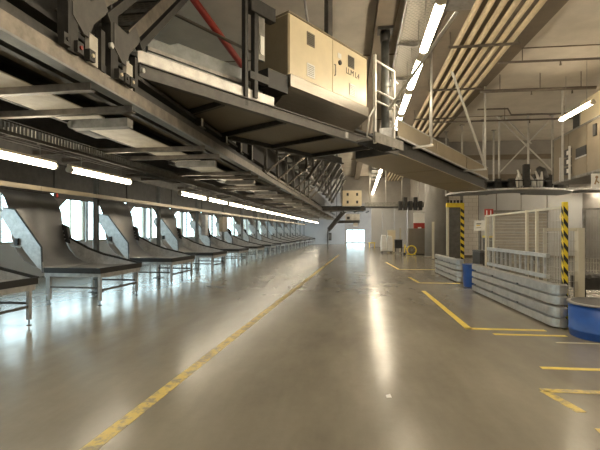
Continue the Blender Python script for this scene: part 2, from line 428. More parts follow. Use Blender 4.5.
for k in range(-1, NCH):
    lab = ['grey steel sorting chute cut off by the left picture edge', 'large grey steel sorting chute with its whole table, second from the left edge'] + \
          ['grey steel sorting chute, %s in the row counting from the left edge' % ORD[i] for i in range(2, 20)]
    o = ch if k == -1 else dup(ch)
    o.location = (CX, CY0 + PITCH * k, 0); o['label'] = lab[k + 1]
# support posts, one behind each table
p = thing('support_post', '', 'post', (0, 0, 0), 0, 'steel posts between the chutes')
s = MB(); s.box(-0.05, 0.05, -0.055, -0.043, 0.02, 3.2); s.box(-0.05, 0.05, 0.043, 0.055, 0.02, 3.2); s.box(-0.01, 0.01, -0.043, 0.043, 0.02, 3.2)
s.build('shaft', M_flange, p)
box(-0.14, 0.14, -0.13, 0.13, 0, 0.02).build('base_plate', M_grey, p)
for i, k in enumerate(range(-1, NCH)):
    o = p if i == 0 else dup(p)
    o.location = (-6.70, 10.50 + PITCH * k - (0.05 if k < 0 else 0), 0)
    o['label'] = 'grey steel post, %s from the left, behind the chute tables under the rail' % ORD[i]
# control boxes hung on posts
bx = thing('junction_box', 'square grey-green junction box hung on the chute posts under the rail', 'box', (-6.45, 20.2, 1.98))
box(-0.09, 0.09, -0.32, 0.32, -0.36, 0.36).build('body', M_creamp, bx, bevel=0.01)
box(0.09, 0.105, -0.30, 0.30, -0.34, 0.34).build('door', M_belly, bx)
bx = thing('junction_box', 'slim pale grey box on a chute post just before the square junction box', 'box', (-6.45, 17.75, 1.9))
box(-0.09, 0.09, -0.17, 0.17, -0.45, 0.45).build('body', M_galv, bx, bevel=0.01)
box(0.09, 0.105, -0.15, 0.15, -0.43, 0.43).build('door', M_galv, bx)

# long rail over the chutes
rl = thing('rail', 'long thin beige rail running above the whole row of chutes', 'rail', (-6.28, 0, 2.5))
y = 1.0
while y < 50:
    box(-0.035, 0.035, y, y + 3.49, -0.045, 0.045).build('rail_segment', M_creamp, rl); y += 3.5
for i in range(14): box(-0.40, -0.03, 10.42 + PITCH * (i - 1) - 0.02, 10.42 + PITCH * (i - 1) + 0.02, -0.03, 0.03).build('bracket', M_grey, rl)
MB().tube([(0.0, 8.5, -0.05), (0.0, 8.5, -0.12), (0.0, 8.5, -0.15)], [0.012, 0.03, 0.01], 8).build('sprinkler_head', M_red, rl)

# ================================================================== overhead sorter on the left
so = thing('overhead_sorter', 'long dark sorting machine hung over the chutes on the left', 'sorting machine', (0.14, 0, 0))
YE = 54.3
b = MB(); b.box(-2.90, -2.85, -2, YE, 3.31, 3.46); b.box(-2.93, -2.85, -2, YE, 3.46, 3.475); b.build('edge_beam', M_beam, so)
box(-2.98, -2.83, -2, YE, 3.285, 3.31).build('lower_flange', M_flange, so)
box(-2.96, -2.90, -2, YE, 3.475, 3.60).build('guard_lip', M_dark, so)
# cross beams
ys = []
for k in range(-1, 13): ys += [4.55 + 3.5 * k, 5.42 + 3.5 * k]
for y in ys:
    if y > YE: continue
    c = MB(); c.box(-6.6, -2.87, y - 0.04, y - 0.03, 3.20, 3.285); c.box(-6.6, -2.87, y - 0.03, y + 0.05, 3.20, 3.212)
    c.build('cross_beam', M_beam, so)
# dusty plates on the underside
for k in range(-1, 14):
    y0 = 2.6 + 3.5 * k
    box(-4.30, -3.60, y0, y0 + 3.3, 3.28, 3.295).build('under_plate', M_plate, so)
    pl = MB(); pl.box(-3.58, -3.2, y0 + 0.1, y0 + 3.1, 3.45, 3.47); pl.build('inner_plate', M_belly, so)
    box(-5.95, -5.30, y0 + 0.4, y0 + 2.9, 3.36, 3.375).build('under_plate', M_plate, so)
    m = MB(); m.box(-4.62, -4.30, y0 + 0.5, y0 + 1.1, 3.30, 3.62); m.build('drive_unit', M_dark, so)
    m = MB(); m.box(-3.9, -3.05, y0 + 2.97, y0 + 3.12, 3.06, 3.18); m.tube([(-3.9, y0 + 2.97, 3.12), (-3.9, y0 + 3.12, 3.12)], 0.06, 10); m.build('roller_arm', M_galvd, so)
box(-6.7, -2.96, -2, YE, 3.75, 3.80).build('deck', M_dark, so)
box(-3.2, -3.12, -2, YE, 3.31, 3.75).build('inner_web', M_dark, so)
box(-4.42, -4.36, -2, YE, 3.30, 3.75).build('carrier_track', M_dark, so)
box(-5.2, -5.14, -2, YE, 3.30, 3.75).build('carrier_track', M_dark, so)
box(-6.1, -6.04, -2, YE, 3.25, 3.75).build('carrier_track', M_grey, so)
box(-6.7, -6.62, -2, YE, 3.15, 3.75).build('outer_web', M_grey, so)
for k in range(-1, 14):
    y0 = 1.2 + 3.5 * k
    if 3 < y0 < 11: continue
    box(-3.35, -3.28, y0, y0 + 3.42, 3.80, 4.75).build('side_cover', M_dark, so)
    box(-3.45, -3.25, y0, y0 + 3.42, 4.75, 4.83).build('cover_cap', M_grey, so)
box(-6.6, -4.25, -2, YE, 4.70, 4.75).build('upper_deck', M_dark, so)
# terminal boxes sitting on the beam
for i, (y, m) in enumerate(((4.02, M_dark), (4.22, M_red), (4.42, M_cream), (4.98, M_cream), (5.12, M_dark), (5.25, M_cream))):
    q = MB().box(-2.85, -2.78, y - 0.05, y + 0.05, 3.48, 3.60).build('terminal_box', M_dark, so)
    MB().tube([(-2.78, y, 3.54), (-2.765, y, 3.54)], 0.022, 8).build('knob', m, q)

# comb-sided cable tray above the lamp row
ct = thing('cable_tray', 'dark cable tray with comb-like slotted side above the left lamps', 'cable tray', (-0.28, 0, 0.14))
box(-4.62, -4.585, -2, YE, 2.90, 2.955).build('side_rail', M_grey, ct)
box(-4.62, -4.585, -2, YE, 3.08, 3.10).build('side_rail', M_grey, ct)
sl = MB(); y = 1.0
while y < 30:
    sl.box(-4.612, -4.59, y, y + 0.035, 2.955, 3.08); y += 0.075
o = sl.build('comb_slats', M_galvd, ct); o['kind'] = 'stuff'
box(-4.75, -4.73, 0.0, YE, 2.885, 2.90).build('lamp_strip', M_grey, ct)
for k in range(44): box(-4.85, -4.62, 1.0 + 1.2 * k, 1.04 + 1.2 * k, 2.90, 2.92).build('rung', M_grey, ct)
box(-4.88, -4.85, -2, YE, 2.88, 2.98).build('side_rail', M_grey, ct)
for k in range(15): box(-4.80, -4.76, 3.0 + 3.5 * k, 3.04 + 3.5 * k, 2.92, 3.20).build('hanger', M_galvd, ct)

# ================================================================== fluorescent lamps
def lamp_proto(name, ln, wd, hang, group, ml):
    t = thing(name, '', 'lamp', (0, 0, 0), 0, group)
    h = MB(); h.prism([(-wd * .3, 0.03), (-wd * .22, 0.075), (wd * .22, 0.075), (wd * .3, 0.03)], 0, ln); h.build('housing', M_house, t)
    d = MB(); n = 10; pts = [(-wd * .46 * math.cos(2 * math.pi * i / 12), -0.02 - 0.05 * math.sin(2 * math.pi * i / 12)) for i in range(12)]
    d.prism(pts, 0.05, ln - 0.05); d.build('diffuser', ml, t)
    for y in (0, ln - 0.05):
        MB().prism([(p[0] * 1.08, p[1] * 1.12) for p in pts], y, y + 0.05).build('end_cap', M_house, t)
    for y in (0.35, ln - 0.35): MB().tube([(0, y, 0.07), (0, y, hang)], 0.008, 6).build('hanger_rod', M_galvd, t)
    return t
LL = lamp_proto('fluorescent_lamp', 2.05, 0.15, 0.265, 'lamps over the chutes', M_light2)
ly = [1.1, 3.35, 5.0 + 0.45, 7.72, 10.1] 
ly = [0.0, 2.4, 4.8, 7.2] + [12.0 + 2.3 * i for i in range(18)]
for i, y in enumerate(ly):
    o = LL if i == 0 else dup(LL)
    o.location = (-5.02, y, 2.77)
    if y < 0: o['label'] = 'left lamp'
    vis = i - 1
    o['label'] = 'lit fluorescent lamp below the cable tray, %s of its row from the left edge' % ORD[vis] if i else 'fluorescent lamp below the cable tray, beyond the left picture edge'
RLp = lamp_proto('ceiling_lamp', 2.05, 0.19, 1.4, 'lamps hung in a row under the concrete beam', M_light)
ry = [7.45 + 2.42 * i for i in range(20)]
for i, y in enumerate([-2.2, 0.2, 2.6, 5.0] + ry):  # first four continue the row out of view, added for brightness
    o = RLp if i == 0 else dup(RLp)
    o.location = (1.66, y, 5.6)
    o['label'] = ('added unseen lit fluorescent lamp overhead behind the viewer, %s of the ceiling row' % ORD[i]) if i < 4 else 'bright fluorescent lamp in the ceiling row, %s from the top edge' % ORD[i - 4]
SL = dup(RLp, (7.36, 13.95, 5.6)); SL['label'] = 'single lit fluorescent lamp in front of the beige conveyor housing at right'; del SL['group']
for i, (x, y) in enumerate(((7.36, 5.5), (7.36, 0.5), (7.36, 9.4), (11.5, 10.5), (11.5, 5.5), (-1.5, -3.0), (13.4, 14.6), (13.4, 18.5), (13.4, 22.0), (13.6, 25.3))):  # extra lamps outside the frame, added to brighten the hall
    o = dup(RLp, (x, y, 5.6 if i < 6 else 4.1)); o['label'] = 'added fluorescent lamp outside the picture, %s of those put in to brighten the hall' % ORD[i]; o['group'] = 'added lamps outside the picture'

# ================================================================== bridge conveyor (local s along, t toward the aisle, z)
AZ = R(33.8); BO = (-0.98, 8.75)
BR = R(90) - AZ    # local +x is s, local +y is away from the camera (so y = -t)
def bridge_thing(name, label, cat): return thing(name, label, cat, (BO[0], BO[1], 0), BR)
br = bridge_thing('conveyor_bridge', 'big grey conveyor bridge crossing the aisle high overhead', 'conveyor')
c = MB(); c.box(-3.6, 4.4, -0.02, 0.0, 3.84, 4.02); c.box(-3.6, 4.4, -0.05, 0.06, 3.82, 3.84); c.box(-3.6, 4.4, -0.05, 0.06, 4.02, 4.04)
c.build('front_channel', M_grey, br)
c = MB(); c.box(-2.2, 4.6, 2.10, 2.12, 3.84, 4.02); c.box(-2.2, 4.6, 2.02, 2.12, 3.80, 3.84); c.build('rear_channel', M_dark, br)
box(-3.6, -0.75, 0.03, 0.06, 4.06, 4.24).build('kick_plate', M_barr, br)
g = MB(); g.prism([(-3.3, 4.24), (-3.3, 4.62), (-2.9, 4.62), (-2.75, 4.70), (-0.8, 4.70), (-0.8, 4.24)], 0.30, 0.34); g.build('side_guard', M_flange, br)
box(-3.3, -0.8, 0.27, 0.30, 4.40, 4.46).build('guard_rib', M_galvd, br)
box(-3.3, -0.8, 0.06, 0.32, 4.22, 4.24).build('guard_ledge', M_galvd, br)
for i, (a, b_) in enumerate(((-3.85, -2.0), (-1.95, -0.4), (-0.35, 1.3), (1.35, 2.95))):
    box(a, b_, 0.08, 2.0, 3.90, 3.92).build('belly_panel', M_belly, br)
for a in (-2.0, -0.4, 1.3, 2.98): 
    m = MB(); m.box(a - 0.04, a + 0.04, 0.06, 2.05, 3.80, 3.90); m.build('cross_member', M_dark, br)
for a in (-3.8, 1.7): box(a - 0.06, a + 0.06, -0.04, 0.02, 3.86, 4.0).build('joint_plate', M_galv, br)
box(-3.8, 4.3, 0.4, 1.9, 4.30, 4.36).build('belt', M_black, br)
# trough under the cabinet
q = MB().prism([(-0.06, 4.80), (-0.06, 4.56), (0.02, 4.50), (0.62, 4.10), (1.0, 4.10), (1.0, 4.80)], -0.36, 2.66, axis='x')
q.build('trough', M_steel, br)
box(-0.95, -0.37, 0.0, 0.95, 4.40, 4.76).build('dark_intake', M_black, br)
# posts left of the cabinet
for (s0, z0, z1, wd) in ((-1.52, 3.9, CEIL - 0.0, 0.07), (-1.28, 4.1, 6.0, 0.09)):
    box(s0 - wd / 2, s0 + wd / 2, -0.02, 0.08, z0, z1).build('post', M_dark, br)
q = box(-1.20, -1.04, 0.0, 0.06, 4.85, 5.75).build('switch_panel', M_galvd, br)
box(-1.17, -1.07, -0.02, 0.0, 4.95, 5.3).build('label_plate', M_label, q)
box(-1.44, -0.80, -0.06, 0.1, 5.66, 5.92).build('motor', M_dark, br)
box(-1.44, -0.95, -0.03, 0.1, 4.42, 4.56).build('motor', M_dark, br)
# hanging posts to the ceiling
box(1.46, 1.64, 0.34, 0.46, 6.09, CEIL).build('hanger_post', M_grey, br)
MB().tube([(1.10, 0.6, 6.09), (0.80, 0.6, CEIL)], 0.03, 8).build('hanger_post', M_galv, br)

cab = bridge_thing('control_cabinet', 'large cream control cabinet with black lettering on the overhead bridge', 'cabinet')
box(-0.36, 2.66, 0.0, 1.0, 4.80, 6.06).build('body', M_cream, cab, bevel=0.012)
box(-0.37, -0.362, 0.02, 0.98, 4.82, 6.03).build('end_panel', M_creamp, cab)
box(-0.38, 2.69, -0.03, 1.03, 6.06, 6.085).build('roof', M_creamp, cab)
for a, b_ in ((-0.34, 1.13), (1.15, 2.64)):
    d = box(a, b_, -0.018, 0.0, 4.83, 6.04).build('door', M_cream, cab, bevel=0.004)
    L_ = b_ - a
    for (fx, z0) in ((0.37 if a < 0 else 0.42, 5.60), (0.37 if a < 0 else 0.46, 4.93)):
        s0 = a + fx * L_
        v = MB(); v.box(s0, s0 + 0.26, -0.034, -0.018, z0, z0 + 0.28); v.build('vent_frame', M_belly if z0 > 5.2 else M_label, d)
        sl = MB()
        for k in range(6): sl.box(s0 + 0.03, s0 + 0.23, -0.042, -0.034, z0 + 0.03 + k * 0.04, z0 + 0.045 + k * 0.04)
        sl.build('vent_louvres', M_dark if z0 > 5.2 else M_wire, d)
d2 = MB().tube([(1.42, -0.018, 5.58), (1.42, -0.05, 5.58)], 0.055, 12).build('rotary_switch', M_dark, cab)
box(1.35, 1.49, -0.024, -0.018, 5.68, 5.80).build('label_plate', M_label, cab)
h = MB(); h.tube([(1.22, -0.02, 5.22), (1.22, -0.05, 5.24), (1.22, -0.05, 5.46), (1.22, -0.02, 5.48)], 0.012, 8); h.build('handle', M_galvd, cab)
def text(body, size, loc, rot, m, parent, name='lettering', ex=0.002):
    cu = bpy.data.curves.new(name, 'FONT'); cu.body = body; cu.size = size; cu.extrude = ex; cu.align_x = 'LEFT'
    tmp = bpy.data.objects.new(name, cu); COL.objects.link(tmp)
    dg = bpy.context.evaluated_depsgraph_get(); me = bpy.data.meshes.new_from_object(tmp.evaluated_get(dg))
    COL.objects.unlink(tmp); bpy.data.objects.remove(tmp)
    me.materials.clear(); me.materials.append(m)
    o = bpy.data.objects.new(name, me); COL.objects.link(o); o.location = loc; o.rotation_euler = rot; o.parent = parent
    return o
text('LLM L4', 0.20, (1.68, -0.022, 5.42), (R(90), 0, 0), M_black, cab)

# platform with tall railing at the end of the cabinet
pf = bridge_thing('service_platform', 'small service platform with tall grey railings beside the cream cabinet', 'platform')
box(2.05, 3.45, -0.60, -0.08, 3.80, 3.85).build('deck', M_galvd, pf)
for k in range(13): box(2.08 + k * 0.105, 2.10 + k * 0.105, -0.58, -0.10, 3.75, 3.80).build('grating_bar', M_dark, pf)
box(2.02, 3.48, -0.63, -0.60, 3.74, 3.98).build('toe_board', M_galvd, pf)
for s0, z1 in ((2.10, 5.84), (3.05, 5.72)):
    box(s0 - 0.03, s0 + 0.03, -0.60, -0.54, 3.72, z1).build('rail_post', M_alu, pf)
box(3.40, 3.45, -0.12, -0.07, 3.85, 5.55).build('rail_post', M_alu, pf)
for z in (4.75, 5.0, 5.72): MB().tube([(2.10, -0.57, z), (3.05, -0.57, z)], 0.024, 8).build('rail', M_alu, pf)
for z in (4.35, 4.9, 5.5): MB().tube([(3.05, -0.57, z), (3.36, -0.52, z), (3.425, -0.42, z), (3.425, -0.1, z)], 0.022, 8).build('rail', M_alu, pf)
MB().tube([(2.10, -0.57, 4.6), (1.85, -0.57, 4.3), (1.85, -0.50, 3.86), (2.06, -0.5, 3.83)], 0.02, 8).build('rail', M_alu, pf)
dp = thing('drop_post', 'dark round post dropping from the concrete beam to the platform', 'post', (1.02, 11.48, 0))
MB().tube([(0, 0, 4.36), (0, 0, 7.0)], 0.105, 20).build('shaft', M_flange, dp)
box(-0.2, 0.2, -0.2, 0.2, 6.98, 7.05).build('top_plate', M_dark, dp)
MB().tube([(0, 0, 6.7), (0, 0, 6.98)], 0.13, 16).build('collar', M_dark, dp)
box(-0.16, 0.16, -0.16, 0.16, 4.05, 4.36).build('foot_plate', M_galv, dp)

# straight conveyor on the far right side of the bridge
rc = bridge_thing('straight_conveyor', 'beige sided conveyor running away from the platform to the curve', 'conveyor')
def sloped(s0, s1, t0, t1, za, zb, ha): # box whose z follows the slope
    mb = MB()
    mb.add([(s0, -t0, za), (s1, -t0, zb), (s1, -t1, zb), (s0, -t1, za), (s0, -t0, za + ha), (s1, -t0, zb + ha), (s1, -t1, zb + ha), (s0, -t1, za + ha)],
           [(3,2,1,0),(4,5,6,7),(0,1,5,4),(1,2,6,5),(2,3,7,6),(3,0,4,7)])
    return mb
zt = lambda s0: 4.85 - 0.047 * (s0 - 4.3)
for a, b_ in ((4.4, 7.3), (7.34, 10.2), (10.24, 13.0)):
    sloped(a, b_, -0.03, 0.0, zt(a) - 0.46, zt(b_) - 0.46, 0.46).build('side_panel', M_creamp, rc)
    sloped(a, b_, -1.6, -1.57, zt(a) - 0.46, zt(b_) - 0.46, 0.46).build('side_panel', M_creamp, rc)
    sloped(a, b_, -1.6, -0.0, zt(a) - 0.98, zt(b_) - 0.98, 0.02).build('belly_panel', M_creamp, rc)
sloped(4.4, 13.0, -0.05, 0.03, zt(4.4) - 0.52, zt(13) - 0.52, 0.06).build('side_rail', M_galv, rc)
sloped(4.4, 13.0, -0.05, 0.01, zt(4.4), zt(13), 0.03).build('top_rail', M_galv, rc)
sloped(4.4, 13.0, -1.55, -0.08, zt(4.4) - 0.30, zt(13) - 0.30, 0.04).build('belt', M_black, rc)
sloped(4.4, 13.0, -1.45, -0.15, zt(4.4) - 0.96, zt(13) - 0.96, 0.45).build('dark_gap_fill', M_dark, rc)  # dark fill, put in to shade the open gap above the belly
for a, ln in ((5.6, 0.55), (10.2, 0.75)):
    z = zt(a) - 0.56
    h = MB().box(a - 0.04, a + 0.04, -ln, 0.1, z - 0.03, z + 0.03).build('cross_arm', M_alu, rc)
    MB().tube([(a, -ln + 0.05, z), (a, -ln + 0.05, CEIL - 0.2)], 0.036, 8).build('hanger_rod', M_alu, rc)
    MB().tube([(a, 1.5, z), (a, 1.5, CEIL)], 0.028, 8).build('hanger_rod', M_alu, rc)
MB().bar((10.25, -0.7, zt(10.2) - 0.5), (6.9, -0.62, CEIL - 0.5), 0.07, 0.05).build('brace', M_alu, rc)
# long flat steel strip rising from the platform to the ceiling
tag(MB().bar((1.87, 7.45, 5.37), (0.98, 10.17, 4.5), 0.07, 0.012).build('steel_strip', M_alu), 'long flat steel strip slanting past the ceiling lamps', 'strip')

# curved conveyor hung from the ceiling at right
CCX, CCY, CZ = 8.75, 24.5, 3.68
cc = thing('curved_conveyor', 'dark curved conveyor hung on rods below the ceiling at right', 'conveyor', (CCX, CCY, CZ))
def ann(r0, r1, a0, a1, z0, z1, n=28):
    vs = []; fs = []
    for i in range(n + 1):
        a = R(a0 + (a1 - a0) * i / n)
        for r_, z in ((r0, z0), (r1, z0), (r1, z1), (r0, z1)): vs.append((r_ * math.cos(a), r_ * math.sin(a), z))
    for i in range(n):
        for k in range(4):
            fs.append((i*4+k, (i+1)*4+k, (i+1)*4+(k+1) % 4, i*4+(k+1) % 4))
    fs += [(0,1,2,3), (n*4+3, n*4+2, n*4+1, n*4)]
    return MB().add(vs, fs)
ann(1.0, 3.1, 165, 375, 0.0, 0.05).build('pan', M_flange, cc)
ann(3.1, 3.16, 160, 375, -0.02, 0.07).build('outer_rim', M_galv, cc)
ann(0.92, 1.0, 160, 375, 0.0, 0.5).build('inner_rim', M_dark, cc)
ann(1.1, 3.0, 165, 360, 0.42, 0.46).build('belt', M_black, cc)
box(3.0, 5.9, -2.6, -0.6, 0.0, 0.06).build('pan_extension', M_flange, cc)
box(1.9, 5.9, -2.68, -2.6, -0.02, 0.08).build('outer_rim', M_galv, cc)
rodx = [(-2.55, -0.9, 7.4), (-1.75, -1.9, 7.4), (-1.15, -2.4, 7.4), (0.10, -2.75, 7.4), (-0.45, 0.5, 7.4), (1.35, -2.45, 7.4), (1.75, -1.6, 7.4), (-3.05, 0.6, 7.4)]
for x, y, z in rodx:
    MB().tube([(x, y, 0.05), (x, y, z - CZ)], 0.05, 8).build('hanger_rod', M_alu, cc)
    box(x - 0.12, x + 0.12, y - 0.1, y + 0.1, z - CZ - 0.02, z - CZ).build('rod_plate', M_galvd, cc)
MB().bar((-1.15, -2.46, 0.9), (1.5, -2.46, 3.75), 0.08, 0.05).build('brace', M_alu, cc)
MB().bar((-1.35, -2.52, 3.75), (1.35, -2.52, 0.9), 0.08, 0.05).build('brace', M_alu, cc)
MB().bar((-1.0, -2.50, 3.75), (0.35, -2.50, 2.3), 0.08, 0.05).build('brace', M_alu, cc)
random.seed(3)
for i in range(15):
    a = R(178 + i * 13.0); rr = 2.75 + 0.15 * math.sin(i * 2.1)
    x, y = rr * math.cos(a), rr * math.sin(a); hh = 0.5 + 0.8 * random.random()
    q = MB(); q.box(x - 0.13, x + 0.13, y - 0.12, y + 0.12, 0.05, 0.05 + hh)
    q.tube([(x - 0.16, y, 0.3), (x + 0.16, y, 0.3)], 0.13, 10)
    q.build('drive_motor', M_dark if i % 4 else M_grey, cc)
for i in range(9):
    x = -0.45 + 0.14 * i; z1 = 0.75 + 0.25 * math.sin(i * 1.9)
    MB().tube([(x, -2.85, 0.12), (x + 0.05 * math.sin(i * 2.7), -2.8, z1 * .6), (x + 0.08 * math.cos(i * 3.1), -2.7, z1)], [0.05, 0.075, 0.04], 7).build('cable_bundle', M_label, cc)
q = MB().tube([(1.0, -2.5, 0.55), (0.82, -2.45, 0.95), (0.7, -2.4, 1.15)], [0.2, 0.24, 0.1], 12).build('suction_hose', M_grey, cc)

# beige conveyor housing at the right edge
hs = thing('conveyor_housing', 'tall beige conveyor housing with dark slots at the right edge', 'housing', (8.74, 19.0, 0), R(-4.5))
box(0, 1.9, -8.5, 0, 3.62, 3.70).build('floor_frame', M_galvd, hs)
for i, (a, b_) in enumerate(((-1.45, 0.0), (-2.95, -1.5), (-5.0, -3.0), (-8.5, -5.05))):
    box(0.0, 0.04, a, b_, 3.72, 5.46).build('side_panel', M_tan, hs)
box(0.04, 1.9, -0.04, 0, 3.72, 5.46).build('end_panel', M_tan, hs)
box(0.04, 1.9, -8.5, 0, 5.42, 5.46).build('roof_panel', M_creamp, hs)
f = MB(); f.box(-0.03, 0.0, -8.5, 0.02, 5.46, 5.52); f.box(-0.03, 0, -8.5, 0.02, 3.66, 3.72); f.box(-0.03, 0, -0.04, 0.02, 3.72, 5.46); f.build('frame_trim', M_galvd, hs)
q = box(-0.02, 0.0, -2.95, -2.15, 4.38, 4.72).build('dark_slot', M_black, hs)
box(-0.03, -0.02, -3.0, -2.1, 4.33, 4.38).build('slot_lip', M_galv, q)
for k, z in enumerate((3.85, 4.2, 4.55)):
    q = box(-0.08, 0.0, -1.75, -1.3, z, z + 0.28).build('control_box', M_dark, hs)
    box(-0.1, -0.08, -1.7, -1.55, z + 0.05, z + 0.2).build('label_plate', M_label, q)
for y, z1 in ((-1.22, 7.3), (-1.85, 4.9), (-1.0, 4.6)):
    box(-0.14, -0.08, y - 0.03, y + 0.03, 3.62, z1).build('upright', M_alu, hs)
box(-0.05, 0, -3.7, -3.5, 4.9, 5.3).build('vent', M_dark, hs)
up = thing('upper_housing', 'pale cream box on top of the beige conveyor housing', 'housing', (9.1, 17.6, 5.53), R(-4.5))
for a, b_ in ((-2.2, 0), (-4.6, -2.25)): box(0, 1.2, a, b_, 0, 1.15).build('panel', M_cream, up, bevel=0.01)
box(-0.02, 0.0, 0.0, 0.02, 0, 1.15).build('corner_post', M_galv, up)
box(0.02, 0.4, 0.02, 0.7, 0.0, 0.95).build('dark_cover', M_dark, up)
sg = thing('hanging_sign', 'small white sign with a dark figure hung below the beige housing', 'sign', (8.35, 15.2, 3.35))
box(-0.15, 0.15, -0.01, 0.01, -0.27, 0.22).build('plate', M_label, sg)
for x in (-0.1, 0.1): MB().tube([(x, 0, 0.22), (x, 0, 0.30)], 0.008, 6).build('hook', M_galv, sg)
q = MB(); q.tube([(0.02, -0.012, 0.10), (0.02, -0.016, 0.10)], 0.05, 10); q.bar((0.02, -0.014, 0.05), (-0.04, -0.014, -0.14), 0.05, 0.004, (0, 1, 0)); q.bar((0.0, -0.014, 0.0), (0.09, -0.014, -0.1), 0.04, 0.004, (0, 1, 0)); q.build('figure_mark', M_rust, sg)

# ================================================================== cream pipes under the ceiling, hangers, sprinkler pipes, tray
px = [2.98, 3.27, 3.56, 3.85, 4.14, 4.43]
for i, x in enumerate(px):
    tag(MB().tube([(x, -7.9, 6.9), (x, 45.8, 6.9)], 0.072, 14).build('ceiling_pipe', M_pipe),
        'long cream ceiling pipe, %s of the bundle counting from the lamp side' % ORD[i], 'pipe', 'bundle of cream ceiling pipes')
for i, y in enumerate((4.2, 8.2, 12.25, 15.9, 19.9, 24.0, 28.0, 32.0)):
    t = thing('pipe_hanger', ('dark hanger bar under the cream pipes, %s from the viewer' % ORD[i]), 'hanger', (3.7, y, 0), 0, 'hanger bars of the cream pipes')
    box(-0.95, 0.95, -0.03, 0.03, 6.77, 6.825).build('bar', M_sprk, t)
    for x in (-0.9, 0.92): MB().tube([(x, 0, 6.8), (x, 0, 7.22)], 0.012, 6).build('rod', M_sprk, t)
for i, (x0, x1, y, r_) in enumerate(((4.62, 14.5, 13.5, 0.035), (4.9, 8.9, 16.2, 0.06), (4.0, 14.5, 20.5, 0.04))):
    t = thing('sprinkler_pipe', ('thin', 'thick', 'far')[i] + ' dark sprinkler pipe running across the ceiling at right', 'pipe', (0, 0, 0))
    MB().tube([(x0, y, 6.8), (x1, y, 6.8)], r_, 10).build('pipe', M_sprk, t)
    for k in range(3):
        x = x0 + 0.7 + k * (2.6 if x1 > 9 else 1.4)
        MB().tube([(x, y, 6.8), (x, y, CEIL)], 0.014, 6).build('hanger', M_sprk, t)
        MB().tube([(x + 1.1, y, 6.8 - r_), (x + 1.1, y, 6.68 - r_)], [0.02, 0.035], 8).build('sprinkler_head', M_sprk, t)
z_ = thing('sprinkler_branch', 'bent dark branch pipe under the ceiling above the curved conveyor', 'pipe', (0, 0, 0))
MB().tube([(5.4, 18.2, 6.7), (6.6, 18.2, 6.7), (7.1, 19.2, 6.7), (12.2, 19.2, 6.7)], 0.035, 8).build('pipe', M_sprk, z_)
# perforated galvanised tray beside the beam
tr = thing('ceiling_tray', 'wide perforated galvanised tray hung under the ceiling behind the lamps', 'cable tray', (0, 0, 0))
def perf_mat():
    m = bpy.data.materials.new('perforated_sheet'); m.use_nodes = True
    nt = m.node_tree; b = nt.nodes['Principled BSDF']; L = nt.links.new
    tc = nt.nodes.new('ShaderNodeTexCoord'); vo = nt.nodes.new('ShaderNodeTexBrick'); vo.offset = 0.5
    vo.inputs['Scale'].default_value = 1; vo.inputs['Brick Width'].default_value = 0.11; vo.inputs['Row Height'].default_value = 0.075; vo.inputs['Mortar Size'].default_value = 0.022
    vo.inputs['Color1'].default_value = (0.10, 0.09, 0.07, 1); vo.inputs['Color2'].default_value = (0.10, 0.09, 0.07, 1); vo.inputs['Mortar'].default_value = (0.22, 0.20, 0.165, 1)
    vo.inputs['Mortar Smooth'].default_value = 0.2
    L(tc.outputs['Object'], vo.inputs['Vector']); L(vo.outputs['Color'], b.inputs['Base Color'])
    b.inputs['Roughness'].default_value = 0.45; b.inputs['Metallic'].default_value = 0.4
    return m
M_perf = perf_mat()
y = -6.0; k = 0
while y < 40:
    box(1.32, 2.02, y, y + 2.35, 6.62, 6.64).build('tray_segment', M_perf, tr)
    q = MB(); q.prism([(1.26, 6.58), (1.67, 6.50), (2.08, 6.58), (2.08, 6.66), (1.26, 6.66)], y + 2.36, y + 2.44); q.build('joint_rib', M_galvd, tr)
    y += 2.5; k += 1
for x in (1.28, 2.03): box(x - 0.012, x + 0.012, -6, 40, 6.60, 6.74).build('side_rail', M_galv, tr)
# red and dark pipes above the bridge
tag(MB().tube([(-3.75, 9.2, 7.28), (-3.0, 12.0, 6.4)], 0.09, 12).build('red_strut', M_red), 'dark red slanting strut above the conveyor bridge', 'strut')
tag(MB().tube([(-3.75, 7.2, 5.86), (-2.05, 10.1, 5.86)], 0.035, 8).build('thin_pipe', M_sprk), 'thin dark pipe crossing before the red strut', 'pipe')
tag(box(-0.5, -0.38, 12.6, 12.7, 4.2, CEIL).build('hanger_post', M_galv), 'grey hanger post rising behind the cream cabinet', 'post')
tag(box(2.4, 3.2, 10.1, 10.7, 7.05, CEIL).build('ceiling_bracket', M_galvd), 'grey bracket plate at the ceiling left of the cream pipes', 'bracket')

